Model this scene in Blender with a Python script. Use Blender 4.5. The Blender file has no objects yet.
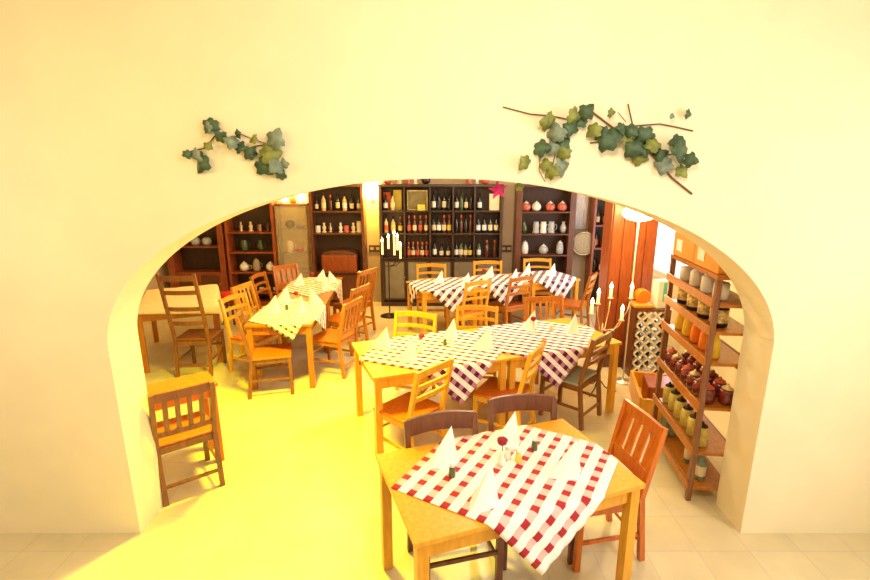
import bpy, bmesh, math, random
from mathutils import Vector, Matrix
R = math.radians
PI = math.pi
rnd = random.Random(7)
sc = bpy.context.scene
COL = sc.collection

# ------------------------------------------------------------------ materials
def new_mat(name):
    m = bpy.data.materials.new(name); m.use_nodes = True
    nt = m.node_tree; b = nt.nodes['Principled BSDF']
    return m, nt, b
def mat(name, col, rough=.5, metal=0, var=.12, scale=12, coat=0, bump=0, sat=None):
    m, nt, b = new_mat(name)
    tc = nt.nodes.new('ShaderNodeTexCoord'); n = nt.nodes.new('ShaderNodeTexNoise')
    n.inputs['Scale'].default_value = scale
    nt.links.new(tc.outputs['Object'], n.inputs['Vector'])
    r = nt.nodes.new('ShaderNodeValToRGB')
    r.color_ramp.elements[0].position = .3; r.color_ramp.elements[1].position = .7
    r.color_ramp.elements[0].color = (*[c * (1 - var) for c in col], 1)
    r.color_ramp.elements[1].color = (*[min(1, c * (1 + var)) for c in col], 1)
    nt.links.new(n.outputs['Fac'], r.inputs['Fac']); nt.links.new(r.outputs['Color'], b.inputs['Base Color'])
    b.inputs['Roughness'].default_value = rough; b.inputs['Metallic'].default_value = metal
    if coat: b.inputs['Coat Weight'].default_value = coat
    if bump:
        bp = nt.nodes.new('ShaderNodeBump'); bp.inputs['Strength'].default_value = bump
        nt.links.new(n.outputs['Fac'], bp.inputs['Height']); nt.links.new(bp.outputs['Normal'], b.inputs['Normal'])
    return m
def wood(name, c1, c2, rough=.38, scale=3.0, coat=.25):
    m, nt, b = new_mat(name)
    tc = nt.nodes.new('ShaderNodeTexCoord'); mp = nt.nodes.new('ShaderNodeMapping')
    mp.inputs['Scale'].default_value = (14, 14, 2.2)
    n = nt.nodes.new('ShaderNodeTexNoise'); n.inputs['Scale'].default_value = scale; n.inputs['Detail'].default_value = 6
    r = nt.nodes.new('ShaderNodeValToRGB')
    r.color_ramp.elements[0].position = .32; r.color_ramp.elements[1].position = .68
    r.color_ramp.elements[0].color = (*c1, 1); r.color_ramp.elements[1].color = (*c2, 1)
    nt.links.new(tc.outputs['Object'], mp.inputs['Vector']); nt.links.new(mp.outputs['Vector'], n.inputs['Vector'])
    nt.links.new(n.outputs['Fac'], r.inputs['Fac']); nt.links.new(r.outputs['Color'], b.inputs['Base Color'])
    b.inputs['Roughness'].default_value = rough; b.inputs['Coat Weight'].default_value = coat
    b.inputs['Coat Roughness'].default_value = .25
    return m
def emis(name, col, st):
    m, nt, b = new_mat(name)
    b.inputs['Base Color'].default_value = (*col, 1)
    b.inputs['Emission Color'].default_value = (*col, 1); b.inputs['Emission Strength'].default_value = st
    return m
def glass(name, col, alpha=.25, rough=.05):
    m, nt, b = new_mat(name)
    b.inputs['Base Color'].default_value = (*col, 1); b.inputs['Roughness'].default_value = rough
    b.inputs['Alpha'].default_value = alpha
    return m
def gingham(name, dark=(.11, .004, .045), mid=(.80, .42, .46), faint=(.9, .78, .72), base=(.94, .93, .95), n=10, swap=False, th=.5):
    m, nt, b = new_mat(name)
    N = nt.nodes; L = nt.links
    tc = N.new('ShaderNodeTexCoord'); sp = N.new('ShaderNodeSeparateXYZ'); L.new(tc.outputs['UV'], sp.inputs[0])
    outs = []
    for a in (('Y', 'X') if swap else ('X', 'Y')):
        mu = N.new('ShaderNodeMath'); mu.operation = 'MULTIPLY'; mu.inputs[1].default_value = n
        fr = N.new('ShaderNodeMath'); fr.operation = 'FRACT'
        lt = N.new('ShaderNodeMath'); lt.operation = 'LESS_THAN'; lt.inputs[1].default_value = th
        L.new(sp.outputs[a], mu.inputs[0]); L.new(mu.outputs[0], fr.inputs[0]); L.new(fr.outputs[0], lt.inputs[0])
        outs.append(lt)
    def mix(f, A, B):
        x = N.new('ShaderNodeMix'); x.data_type = 'RGBA'
        L.new(f.outputs[0], x.inputs[0])
        for s, v in ((6, A), (7, B)):
            if isinstance(v, tuple): x.inputs[s].default_value = (*v, 1)
            else: L.new(v.outputs[2], x.inputs[s])
        return x
    a = mix(outs[1], base, faint)
    c = mix(outs[1], mid, dark)
    f = mix(outs[0], a, c)
    L.new(f.outputs[2], b.inputs['Base Color']); b.inputs['Roughness'].default_value = .9
    return m

M = {}
M['wall'] = mat('cream_plaster', (.86, .78, .56), .9, var=.03, scale=3, bump=.05)
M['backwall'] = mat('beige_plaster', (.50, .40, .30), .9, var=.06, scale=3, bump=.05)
M['ceil'] = mat('ceiling_paint', (.85, .82, .75), .9, var=.03)
M['yellow_wood'] = wood('light_yellow_wood', (.68, .31, .014), (.82, .41, .026), .36)
M['orange_wood'] = wood('orange_wood', (.36, .115, .008), (.50, .175, .015), .36)
M['brown_wood'] = wood('brown_wood', (.17, .060, .02), (.27, .095, .028), .38)
M['dark_chair'] = wood('dark_stained_wood', (.10, .030, .018), (.17, .055, .03), .45)
M['seat_wood'] = wood('seat_wood', (.46, .10, .006), (.62, .165, .012), .3)
M['cabinet'] = wood('cabinet_wood', (.085, .026, .010), (.15, .045, .016), .42)
M['cabinet_red'] = wood('reddish_cabinet_wood', (.22, .045, .010), (.34, .080, .018), .40)
M['cabinet_dark'] = wood('dark_cabinet_wood', (.030, .014, .010), (.055, .024, .016), .45)
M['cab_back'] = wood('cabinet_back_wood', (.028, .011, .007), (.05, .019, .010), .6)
M['napkin'] = mat('white_paper', (.93, .92, .88), .85, var=.02)
M['white'] = mat('white_china', (.85, .83, .78), .25, var=.04, coat=.5)
M['grey_china'] = mat('grey_stoneware', (.45, .47, .48), .35, var=.25, scale=40)
M['redchina'] = mat('red_painted_china', (.62, .14, .10), .3, var=.5, scale=30, coat=.4)
M['brass'] = mat('aged_brass', (.55, .42, .28), .35, 1, var=.15)
M['iron'] = mat('black_iron', (.03, .025, .025), .5, .7, var=.2)
M['chrome'] = mat('pale_metal', (.80, .76, .70), .3, .8, var=.05)
M['candle'] = emis('glowing_candle_wax', (1, .58, .22), 1.5)  # wax emits as well: the flame's glow is painted into it
M['flame'] = emis('candle_flame', (1, .72, .30), 26)
M['bulb'] = emis('lamp_bulb', (1, .72, .28), 40)
M['shade'] = emis('lit_lamp_shade', (1, .66, .22), 9)
M['leaf_dark'] = mat('dark_green_leaf', (.055, .105, .05), .55, var=.4, scale=25)
M['leaf_olive'] = mat('olive_green_leaf', (.20, .23, .045), .55, var=.35, scale=25)
M['leaf_grey'] = mat('grey_green_leaf', (.20, .26, .20), .6, var=.3, scale=25)
M['stem'] = mat('brown_vine_stem', (.16, .075, .03), .7, var=.3)
M['magenta'] = mat('magenta_petal', (.62, .02, .20), .7, var=.15)
M['red'] = mat('red_cloth', (.62, .02, .015), .8, var=.15)
M['rose'] = mat('dark_red_rose', (.30, .008, .02), .7, var=.3, scale=40)
M['bottle_dark'] = mat('dark_bottle_glass', (.012, .014, .014), .12, var=.3, coat=.6)
M['bottle_brown'] = mat('brown_bottle_glass', (.10, .025, .010), .12, var=.2, coat=.6)
M['bottle_green'] = mat('green_bottle_glass', (.06, .10, .035), .12, var=.2, coat=.6)
M['bottle_clear'] = mat('pale_liquor_glass', (.62, .50, .25), .12, var=.2, coat=.6)
M['lab_cream'] = mat('cream_label', (.80, .68, .45), .7, var=.1)
M['lab_white'] = mat('white_label', (.85, .85, .85), .7, var=.05)
M['lab_yellow'] = mat('yellow_label', (.82, .68, .12), .7, var=.1)
M['lab_red'] = mat('red_label', (.62, .12, .05), .7, var=.2)
M['orange'] = mat('orange_paper', (.85, .22, .01), .6, var=.1)
M['orangebox'] = mat('orange_carton', (.80, .33, .05), .6, var=.1)
M['yellowbag'] = mat('yellow_bag', (.85, .55, .03), .4, var=.15, coat=.3)
M['gold'] = mat('gold_foil', (.65, .50, .22), .35, .3, var=.5, scale=45)
M['honey'] = mat('faded_yellow_label', (.55, .44, .10), .6, var=.2, scale=30)
M['cyan'] = mat('cyan_print', (.10, .62, .66), .6, var=.05)
M['basket'] = mat('woven_basket', (.42, .36, .25), .8, var=.3, scale=60, bump=.4)
M['teal'] = mat('grey_green_cushion', (.34, .40, .34), .85, var=.1)
M['preserve'] = mat('red_preserve_glass', (.17, .018, .015), .15, var=.6, scale=35, coat=.6)
M['vitr_glass'] = glass('cabinet_glass', (.75, .72, .55), .16)
M['win_glass'] = glass('window_glass', (.95, .97, 1), .06)
M['door_glass'] = mat('grey_frosted_glass', (.20, .18, .13), .2, var=.15, scale=4, coat=.5)
M['vitr_back'] = mat('vitrine_backing', (.62, .48, .26), .6, var=.1)
M['lattice'] = mat('white_lattice_paint', (.90, .86, .78), .5, var=.05)
M['curtain'] = mat('white_curtain', (.85, .82, .80), .9, var=.05)
M['picture'] = mat('olive_picture', (.20, .17, .07), .6, var=.3, scale=9)
M['trimtile'] = mat('dark_border_tile', (.06, .035, .025), .4, var=.4, scale=30)
M['ging'] = gingham('maroon_gingham', mid=(.52, .22, .36), faint=(.93, .86, .90), n=13, swap=True)
M['ging2'] = gingham('red_gingham', dark=(.42, .018, .03), mid=(.90, .50, .50), faint=(.95, .91, .92), n=10, th=.44)  # near-white cross stripe and narrowed squares paint overexposure into the pattern
M['ging3'] = gingham('purple_black_gingham', dark=(.07, .015, .05), mid=(.50, .36, .44), faint=(.88, .84, .90), n=9)
M['ging5'] = gingham('white_black_thin_gingham', dark=(.05, .03, .04), mid=(.34, .26, .24), faint=(.90, .86, .76), n=14, swap=True, th=.4)
M['ging4'] = gingham('lamp_tinted_gingham', dark=(.10, .06, .02), mid=(.36, .22, .06), faint=(.88, .68, .26), n=12, swap=True, th=.4)  # yellow lamplight is tinted into these stripe colours

def floor_mat():
    m, nt, b = new_mat('cream_floor_tiles'); N = nt.nodes; L = nt.links
    tc = N.new('ShaderNodeTexCoord'); br = N.new('ShaderNodeTexBrick')
    br.offset = 0; br.inputs['Scale'].default_value = 1; br.inputs['Brick Width'].default_value = .33; br.inputs['Row Height'].default_value = .33
    br.inputs['Mortar Size'].default_value = .003; br.inputs['Color1'].default_value = (.74, .65, .42, 1); br.inputs['Color2'].default_value = (.78, .69, .46, 1)
    br.inputs['Mortar'].default_value = (.64, .56, .42, 1)
    n = N.new('ShaderNodeTexNoise'); n.inputs['Scale'].default_value = 3.0; n.inputs['Detail'].default_value = 5
    mx = N.new('ShaderNodeMix'); mx.data_type = 'RGBA'; mx.blend_type = 'MULTIPLY'; mx.inputs[0].default_value = .35
    L.new(tc.outputs['Object'], br.inputs['Vector']); L.new(tc.outputs['Object'], n.inputs['Vector'])
    L.new(br.outputs['Color'], mx.inputs[6]); L.new(n.outputs['Fac'], mx.inputs[7])
    L.new(mx.outputs[2], b.inputs['Base Color']); b.inputs['Roughness'].default_value = .33
    return m
M['floor'] = floor_mat()

# ------------------------------------------------------------------ mesh builder
class MB:
    def __init__(s): s.bm = bmesh.new(); s.mats = []
    def _mi(s, faces, i):
        for f in faces: f.material_index = i
    def box(s, c, d, rot=None, mi=0, bevel=0):
        r = bmesh.ops.create_cube(s.bm, size=1); vs = r['verts']
        mt = Matrix.Translation(c) @ (rot or Matrix()) @ Matrix.Diagonal((*d, 1))
        bmesh.ops.transform(s.bm, matrix=mt, verts=vs)
        fs = {f for v in vs for f in v.link_faces}; s._mi(fs, mi)
        if bevel:
            es = {e for v in vs for e in v.link_edges}
            bmesh.ops.bevel(s.bm, geom=list(es), offset=bevel, segments=2, affect='EDGES', profile=.5)
        return s
    def bar(s, a, b, w, d, mi=0, bevel=.003, up=(0, 0, 1)):   # rectangular bar a->b, w across, d along the other axis
        a = Vector(a); b = Vector(b); z = (b - a); L = z.length; z.normalize()
        u = Vector(up)
        if abs(z.dot(u)) > .95: u = Vector((0, 1, 0))
        x = u.cross(z).normalized(); y = z.cross(x)
        rot = Matrix((x, y, z)).transposed().to_4x4()
        return s.box((a + b) / 2, (w, d, L), rot, mi, bevel)
    def tube(s, pts, r, seg=8, mi=0, cap=True):
        pts = [Vector(p) for p in pts]; rs = r if isinstance(r, (list, tuple)) else [r] * len(pts)
        rings = []; px = None
        for i, p in enumerate(pts):
            t = (pts[min(i + 1, len(pts) - 1)] - pts[max(i - 1, 0)]).normalized()
            if px is None:
                ref = Vector((0, 0, 1)) if abs(t.z) < .9 else Vector((1, 0, 0)); px = ref.cross(t).normalized()
            else: px = (px - t * px.dot(t)).normalized()
            y = t.cross(px)
            rings.append([s.bm.verts.new(p + (px * math.cos(a) + y * math.sin(a)) * rs[i]) for a in [2 * PI * k / seg for k in range(seg)]])
        for i in range(len(rings) - 1):
            for k in range(seg):
                f = s.bm.faces.new((rings[i][k], rings[i][(k + 1) % seg], rings[i + 1][(k + 1) % seg], rings[i + 1][k])); f.material_index = mi; f.smooth = True
        if cap:
            for rg in (rings[0][::-1], rings[-1]): s.bm.faces.new(rg).material_index = mi
        return s
    def lathe(s, prof, c=(0, 0, 0), seg=14, mi=0, axis=None):
        rings = []; c = Vector(c)
        q = axis or Matrix.Identity(3)
        for r, z in prof:
            rings.append([s.bm.verts.new(c + q @ Vector((max(r, .0004) * math.cos(2 * PI * k / seg), max(r, .0004) * math.sin(2 * PI * k / seg), z))) for k in range(seg)])
        for i in range(len(rings) - 1):
            for k in range(seg):
                f = s.bm.faces.new((rings[i][k], rings[i][(k + 1) % seg], rings[i + 1][(k + 1) % seg], rings[i + 1][k])); f.material_index = mi; f.smooth = True
        s.bm.faces.new(rings[0][::-1]).material_index = mi; s.bm.faces.new(rings[-1]).material_index = mi
        return s
    def poly(s, pts, mi=0):
        f = s.bm.faces.new([s.bm.verts.new(p) for p in pts]); f.material_index = mi; return s
    def prism(s, pts2, y0, y1, mi=0):     # outline in xz extruded along y
        a = [s.bm.verts.new((x, y0, z)) for x, z in pts2]; b = [s.bm.verts.new((x, y1, z)) for x, z in pts2]
        n = len(a)
        s.bm.faces.new(a).material_index = mi; s.bm.faces.new(b[::-1]).material_index = mi
        for i in range(n): s.bm.faces.new((a[i], b[i], b[(i + 1) % n], a[(i + 1) % n])).material_index = mi
        return s
    def build(s, name, mats, parent=None, loc=None, rot=None):
        bmesh.ops.recalc_face_normals(s.bm, faces=s.bm.faces)
        me = bpy.data.meshes.new(name); s.bm.to_mesh(me); s.bm.free()
        o = bpy.data.objects.new(name, me); COL.objects.link(o)
        for m in (mats if isinstance(mats, (list, tuple)) else [mats]): me.materials.append(m)
        if parent: o.parent = parent
        if loc is not None: o.location = loc
        if rot is not None: o.rotation_euler = rot
        return o
def tag(o, label, cat, group=None):
    o['label'] = label; o['category'] = cat
    if group: o['group'] = group
    return o
def thing(name, label, cat, loc=(0, 0, 0), rz=0, group=None):
    o = bpy.data.objects.new(name, None); COL.objects.link(o); o.empty_display_size = .1
    o.location = loc; o.rotation_euler = (0, 0, rz); return tag(o, label, cat, group)
def copy_tree(o, parent=None):
    c = o.copy(); COL.objects.link(c); c.parent = parent
    for ch in list(o.children): copy_tree(ch, c)
    return c
def structure(o): o['kind'] = 'structure'; return o
def kill(o):
    for ch in list(o.children): kill(ch)
    bpy.data.objects.remove(o)
ORD = ['first', 'second', 'third', 'fourth', 'fifth', 'sixth', 'seventh']

# ------------------------------------------------------------------ room
XL, XR, YB, YF, ZC = -4.95, 3.25, 8.9, -2.2, 3.6
structure(MB().box(((XL + XR) / 2, (YB + YF) / 2, -.05), (XR - XL + .4, YB - YF + .4, .1)).build('floor', M['floor']))
structure(MB().box(((XL + XR) / 2, (YB + YF) / 2, ZC + .05), (XR - XL + .4, YB - YF + .4, .1)).build('ceiling', M['ceil']))
structure(MB().box(((XL + XR) / 2, YB + .1, ZC / 2), (XR - XL + .4, .2, ZC)).build('wall_back', M['backwall']))
structure(MB().box((XL - .1, (YB + YF) / 2, ZC / 2), (.2, YB - YF, ZC)).build('wall_left', M['backwall']))
structure(MB().box(((XL + XR) / 2, YF - .1, ZC / 2), (XR - XL + .4, .2, ZC)).build('wall_front', M['wall']))
# right wall with two window openings
W1 = (5.75, 7.9, .85, 2.35)      # y0 y1 z0 z1 (seen)
W2 = (-1.2, 1.9, .8, 2.7)        # in the front room
b = MB()
def wseg(y0, y1, z0, z1): b.box((XR + .1, (y0 + y1) / 2, (z0 + z1) / 2), (.2, y1 - y0, z1 - z0))
wseg(YF, W2[0], 0, ZC); wseg(W2[1], W1[0], 0, ZC); wseg(W1[1], YB, 0, ZC)
for w in (W1, W2): wseg(w[0], w[1], 0, w[2]); wseg(w[0], w[1], w[3], ZC)
structure(b.build('wall_right', M['wall']))
for i, w in enumerate((W1, W2)):
    f = MB(); x = XR + .08
    for yy in (w[0], w[1], (w[0] + w[1]) / 2): f.box((x, yy + (.03 if yy == w[0] else -.03 if yy == w[1] else 0), (w[2] + w[3]) / 2), (.07, .06, w[3] - w[2]))
    for zz in (w[2] + .03, w[3] - .03): f.box((x, (w[0] + w[1]) / 2, zz), (.068, w[1] - w[0], .06))
    wo = structure(f.build('window_%d' % (i + 1), M['curtain']))
    MB().box((x, (w[0] + w[1]) / 2, (w[2] + w[3]) / 2), (.006, w[1] - w[0] - .1, w[3] - w[2] - .1)).build('pane', M['win_glass'], wo)
# arch wall
A, Bz, SP, CXA = 2.0, 1.0, 1.30, .02
pts = [(XL, 0), (XL, ZC), (XR, ZC), (XR, 0), (CXA + A, 0)]
arc = [(CXA + A * math.cos(t), SP + Bz * math.sin(t)) for t in [PI * k / 72 for k in range(73)]]
b = MB(); y0, y1 = 2.8, 3.1
def strip(P, Q):
    b.poly([(P[0][0], y0, P[0][1]), (P[1][0], y0, P[1][1]), (Q[1][0], y0, Q[1][1]), (Q[0][0], y0, Q[0][1])])
    b.poly([(P[0][0], y1, P[0][1]), (Q[0][0], y1, Q[0][1]), (Q[1][0], y1, Q[1][1]), (P[1][0], y1, P[1][1])])
inner = [(CXA + A, 0)] + arc + [(CXA - A, 0)]
for i in range(len(inner) - 1):
    a_, c_ = inner[i], inner[i + 1]
    if i == 0: oa, oc = (XR, 0), (XR, SP)
    elif i == len(inner) - 2: oa, oc = (XL, SP), (XL, 0)
    else:
        t0 = (i - 1) / 72; t1 = i / 72
        def outer(t):
            ang = PI * t; dx, dz = math.cos(ang), math.sin(ang)
            k = 1e9
            if dx > 1e-6: k = min(k, (XR - CXA) / dx)
            if dx < -1e-6: k = min(k, (XL - CXA) / dx)
            if dz > 1e-6: k = min(k, (ZC - SP) / dz)
            return (CXA + dx * k, SP + dz * k)
        oa, oc = outer(t0), outer(t1)
    strip((a_, c_), (oa, oc))
    b.poly([(a_[0], y0, a_[1]), (c_[0], y0, c_[1]), (c_[0], y1, c_[1]), (a_[0], y1, a_[1])])
b.poly([(XR, y0, ZC), (XL, y0, ZC), (CXA, y0, ZC)])   # degenerate-safe top closure
structure(b.build('wall_arch', M['wall']))
# dark tile border on the back wall, in the gaps between the furniture
for k, (x0, x1) in enumerate(((-1.24, -1.03), (1.15, 1.34))):
    t = MB(); t.box(((x0 + x1) / 2, YB - .012, 1.0), (x1 - x0, .022, .12))
    for j in range(2): t.box((x0 + (j + .5) * (x1 - x0) / 2, YB - .026, 1.0), (.06, .008, .05), mi=1)
    structure(t.build('trim_%d' % (k + 1), [M['trimtile'], M['backwall']]))

# ------------------------------------------------------------------ tables
def table(name, label, corner, yaw, L, W, m='orange_wood', h=.75, group='dining tables'):
    """corner = near-left corner; L along the yaw direction, W away from the camera"""
    ca, sa = math.cos(yaw), math.sin(yaw)
    cx = corner[0] + ca * L / 2 - sa * W / 2; cy = corner[1] + sa * L / 2 + ca * W / 2
    t = thing(name, label, 'table', (cx, cy, 0), yaw, group)
    MB().box((0, 0, h - .014), (L, W, .028), bevel=.004).build('tabletop', M[m], t)
    a = MB()
    for s in (-1, 1):
        a.box((0, s * (W / 2 - .045), h - .075), (L - .13, .02, .09)); a.box((s * (L / 2 - .045), 0, h - .075), (.02, W - .13, .09))
    a.build('apron', M[m], t)
    for sx in (-1, 1):
        for sy in (-1, 1):
            l = MB(); l.bar((sx * (L / 2 - .045), sy * (W / 2 - .045), h - .028), (sx * (L / 2 - .042), sy * (W / 2 - .042), 0), .058, .058)
            l.build('leg', M[m], t)
    t['L'] = L; t['W'] = W
    return t
def cloth(name, label, tb, s, rel, off=(0, 0), m='ging', group='checked tablecloths'):
    L, W = tb['L'], tb['W']; h = .752; n = 44
    bm = bmesh.new(); uv = bm.loops.layers.uv.new('UVMap'); ca, sa = math.cos(rel), math.sin(rel)
    V = []; UV = {}
    for i in range(n + 1):
        row = []
        for j in range(n + 1):
            u, v = i / n, j / n; a, c = (u - .5) * s, (v - .5) * s
            x = a * ca - c * sa + off[0]; y = a * sa + c * ca + off[1]
            dx = max(0, abs(x) - L / 2); dy = max(0, abs(y) - W / 2); d = math.hypot(dx, dy)
            z = h + .0015 * math.sin(x * 23) * math.cos(y * 19) + .0015
            if d > 0:
                ripple = .014 * math.sin(x * 26 + y * 21) * min(1, d / .1)
                if dx: x = math.copysign(L / 2 + min(dx, .006 + .10 * dx) + ripple * .5 + .004, x)
                if dy: y = math.copysign(W / 2 + min(dy, .006 + .12 * dy) + abs(ripple) * .7 + .004, y)
                z = h - max(0, d - .004)
            vv = bm.verts.new((x, y, z)); UV[vv] = (u, v); row.append(vv)
        V.append(row)
    for i in range(n):
        for j in range(n):
            f = bm.faces.new((V[i][j], V[i + 1][j], V[i + 1][j + 1], V[i][j + 1])); f.smooth = True
            for lp in f.loops: lp[uv].uv = UV[lp.vert]
    me = bpy.data.meshes.new(name); bm.to_mesh(me); bm.free(); me.materials.append(M[m])
    o = bpy.data.objects.new(name, me); COL.objects.link(o)
    o.location = tb.location; o.rotation_euler = tb.rotation_euler
    md = o.modifiers.new('thickness', 'SOLIDIFY'); md.thickness = .0025; md.offset = 1
    return tag(o, label, 'tablecloth', group)
Y2 = R(20.5); c2, s2 = math.cos(Y2), math.sin(Y2)
T2a = table('dining_table', 'yellow wooden dining table, left half of the central pair, under a checked cloth', (-.51, 3.64), Y2, 1.22, .90, 'yellow_wood')
T2b = table('dining_table', 'wooden dining table, right half of the central pair, beside the dark ladder-back chair', (-.51 + 1.225 * c2, 3.64 + 1.225 * s2), Y2, 1.22, .90, 'yellow_wood')
T3 = table('dining_table', 'wooden table in the foreground with the red and white cloth', (-.10, 1.83), R(20), 1.27, .76, 'yellow_wood')
Y1 = R(3)
T1a = table('dining_table', 'orange wooden table at the near end of the left long row', (-2.07, 5.03), Y1, .72, 1.18, 'orange_wood')
T1b = table('dining_table', 'orange wooden table at the far end of the left long row', (-2.07 - 1.185 * math.sin(Y1), 5.03 + 1.185 * math.cos(Y1)), Y1, .72, 1.30, 'orange_wood')
Y4 = R(20); c4, s4 = math.cos(Y4), math.sin(Y4)
T4 = [table('dining_table', 'wooden table at the back by the bottle rack, ' + w, (-.21 + .855 * k * c4, 6.52 + .855 * k * s4), Y4, .85, .78, 'yellow_wood')
      for k, w in enumerate(('leftmost of the back row', 'middle of the back row', 'rightmost of the back row'))]
T0 = table('dining_table', 'table under the cream cloth beside the tall dark chair at the left', (-2.70 - .9 * math.cos(R(24)), 5.85 - .9 * math.sin(R(24))), R(24), .9, 1.3, 'orange_wood')
T5 = table('dining_table', 'orange bare table cut off at the left behind the slat-back chair', (-1.76 - .78 * math.cos(R(38)), 3.66 - .78 * math.sin(R(38))), R(38), .78, .32, 'seat_wood', h=.70)

CL = []
CL.append(cloth('tablecloth', 'maroon gingham cloth on the left half of the central tables', T2a, 1.12, R(-44), (.12, .0), 'ging'))
CL.append(cloth('tablecloth', 'maroon gingham cloth on the right half of the central tables', T2b, 1.12, R(-45), (-.14, 0), 'ging'))
CL.append(cloth('tablecloth', 'bright red and white gingham cloth on the foreground table', T3, .97, R(-50), (.05, -.02), 'ging2'))
CL.append(cloth('tablecloth', 'thin striped check cloth on the near table of the left row', T1a, .94, R(-32), (.0, -.12), 'ging5'))
CL.append(cloth('tablecloth', 'golden check cloth on the far table of the left row', T1b, .98, R(-40), (0, .08), 'ging4'))
for k, w in enumerate(('left', 'middle', 'right')):
    CL.append(cloth('tablecloth', 'purple and white gingham cloth on the %s table of the back row' % w, T4[k], 1.0, R(-45 + 3 * k), (0 if k != 1 else -.06, 0), 'ging3'))
def plaincloth():
    M['creamcloth'] = mat('cream_cloth', (.86, .74, .42), .9, var=.04)
    return cloth('tablecloth', 'plain cream cloth hanging over the table corner at the left', T0, 1.45, R(-6), (.02, .02), 'creamcloth', None)
plaincloth()

# ------------------------------------------------------------------ chairs
def make_chair(style, m, seat_m, h=.90, w=.42, seatz=.45):
    t = thing('dining_chair', '', 'chair')
    hw = w / 2
    def yb(z): # rake of rear post
        return -.205 - (.10 * max(0, z - seatz) / .45) - (.05 * max(0, seatz - z) / .45)
    st = MB(); st.box((0, .0, seatz - .012), (w + .01, .40, .024), bevel=.008).build('seat', M[seat_m], t)
    fr = MB()
    fr.box((0, .175, seatz - .05), (w - .06, .022, .05)); fr.box((0, -.195, seatz - .05), (w - .06, .022, .05))
    for s in (-1, 1): fr.box((s * (hw - .02), -.01, seatz - .05), (.022, .35, .05))
    fr.build('seat_frame', M[m], t)
    for s in (-1, 1):
        l = MB(); l.bar((s * (hw - .018), .178, seatz - .024), (s * (hw - .018), .182, 0), .036, .036).build('leg', M[m], t)
        p = MB(); zz = [0, seatz * .5, seatz, seatz + (h - seatz) * .5, h]
        for a, c in zip(zz[:-1], zz[1:]):
            p.bar((s * (hw - .016), yb(a), a - (0 if a == 0 else .004)), (s * (hw - .016), yb(c), c), .034, .036, bevel=.002, up=(0, 1, 0))
        p.build('leg', M[m], t)
    sp = MB()
    for s in (-1, 1): sp.bar((s * (hw - .018), .18, .19), (s * (hw - .018), yb(.19), .19), .016, .026, bevel=.002)
    sp.bar((-hw + .02, .18, .26), (hw - .02, .18, .26), .016, .026, bevel=.002)
    sp.bar((-hw + .02, yb(.13), .13), (hw - .02, yb(.13), .13), .016, .026, bevel=.002)
    sp.build('stretcher', M[m], t)
    def rail(z, hh, th=.022, bow=.025, arch=0, name='back_rail'):
        b = MB(); n = 8; vs = []
        for i in range(n + 1):
            u = -1 + 2 * i / n; x = u * (hw - .012); bo = bow * (1 - u * u); ar = arch * (1 - u * u)
            row = [b.bm.verts.new((x, yb(z) - bo + dy, z + dz + ar)) for dy, dz in ((-th / 2, -hh / 2), (th / 2, -hh / 2), (th / 2, hh / 2), (-th / 2, hh / 2))]
            vs.append(row)
        for i in range(n):
            for k in range(4): b.bm.faces.new((vs[i][k], vs[i][(k + 1) % 4], vs[i + 1][(k + 1) % 4], vs[i + 1][k]))
        b.bm.faces.new(vs[0]); b.bm.faces.new(vs[-1][::-1])
        return b.build(name, M[m], t)
    if style == 'ladder':
        rail(h - .04, .055, arch=.018, name='top_rail'); rail(h - .155, .035, arch=.012); rail(h - .255, .035, arch=.01)
    elif style == 'slat':
        rail(h - .035, .065, bow=.01, name='top_rail'); rail(seatz + .09, .04, bow=.01)
        for k in range(4):
            x = (-1.5 + k) * .078
            MB().bar((x, yb(seatz + .09) - .008, seatz + .1), (x, yb(h - .05) - .008, h - .06), .034, .012, bevel=.002, up=(0, 1, 0)).build('back_slat', M[m], t)
    elif style == 'plate':
        rail(h - .045, .115, bow=.03, arch=.012, name='top_rail'); rail(h - .27, .04, bow=.02)
    elif style == 'panel':
        rail(h - .04, .08, bow=.012, name='top_rail'); rail(seatz + .12, .10, bow=.012)
        for k in range(4):
            x = (-1.5 + k) * .09
            MB().bar((x, yb(seatz + .1) - .008, seatz + .15), (x, yb(h - .06) - .008, h - .07), .062, .012, bevel=.002, up=(0, 1, 0)).build('back_slat', M[m], t)
    elif style == 'tall':
        rail(h - .05, .06, name='top_rail')
        for q in (.22, .42, .6): rail(h - q, .045)
    if seat_m == 'dark_cushion': pass
    return t
protos = {}
def chair(style, m, seat_m, label, px, py, face, h=.90, w=.42, group='wooden dining chairs'):
    key = (style, m, seat_m, h, w)
    if key not in protos: protos[key] = make_chair(*key[:3], h=h, w=w); o = protos[key]
    else: o = copy_tree(protos[key])
    f = R(face); o.location = (px + .30 * math.cos(f), py + .30 * math.sin(f), 0); o.rotation_euler = (0, 0, f - PI / 2)
    tag(o, label, 'chair', group); return o
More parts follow.
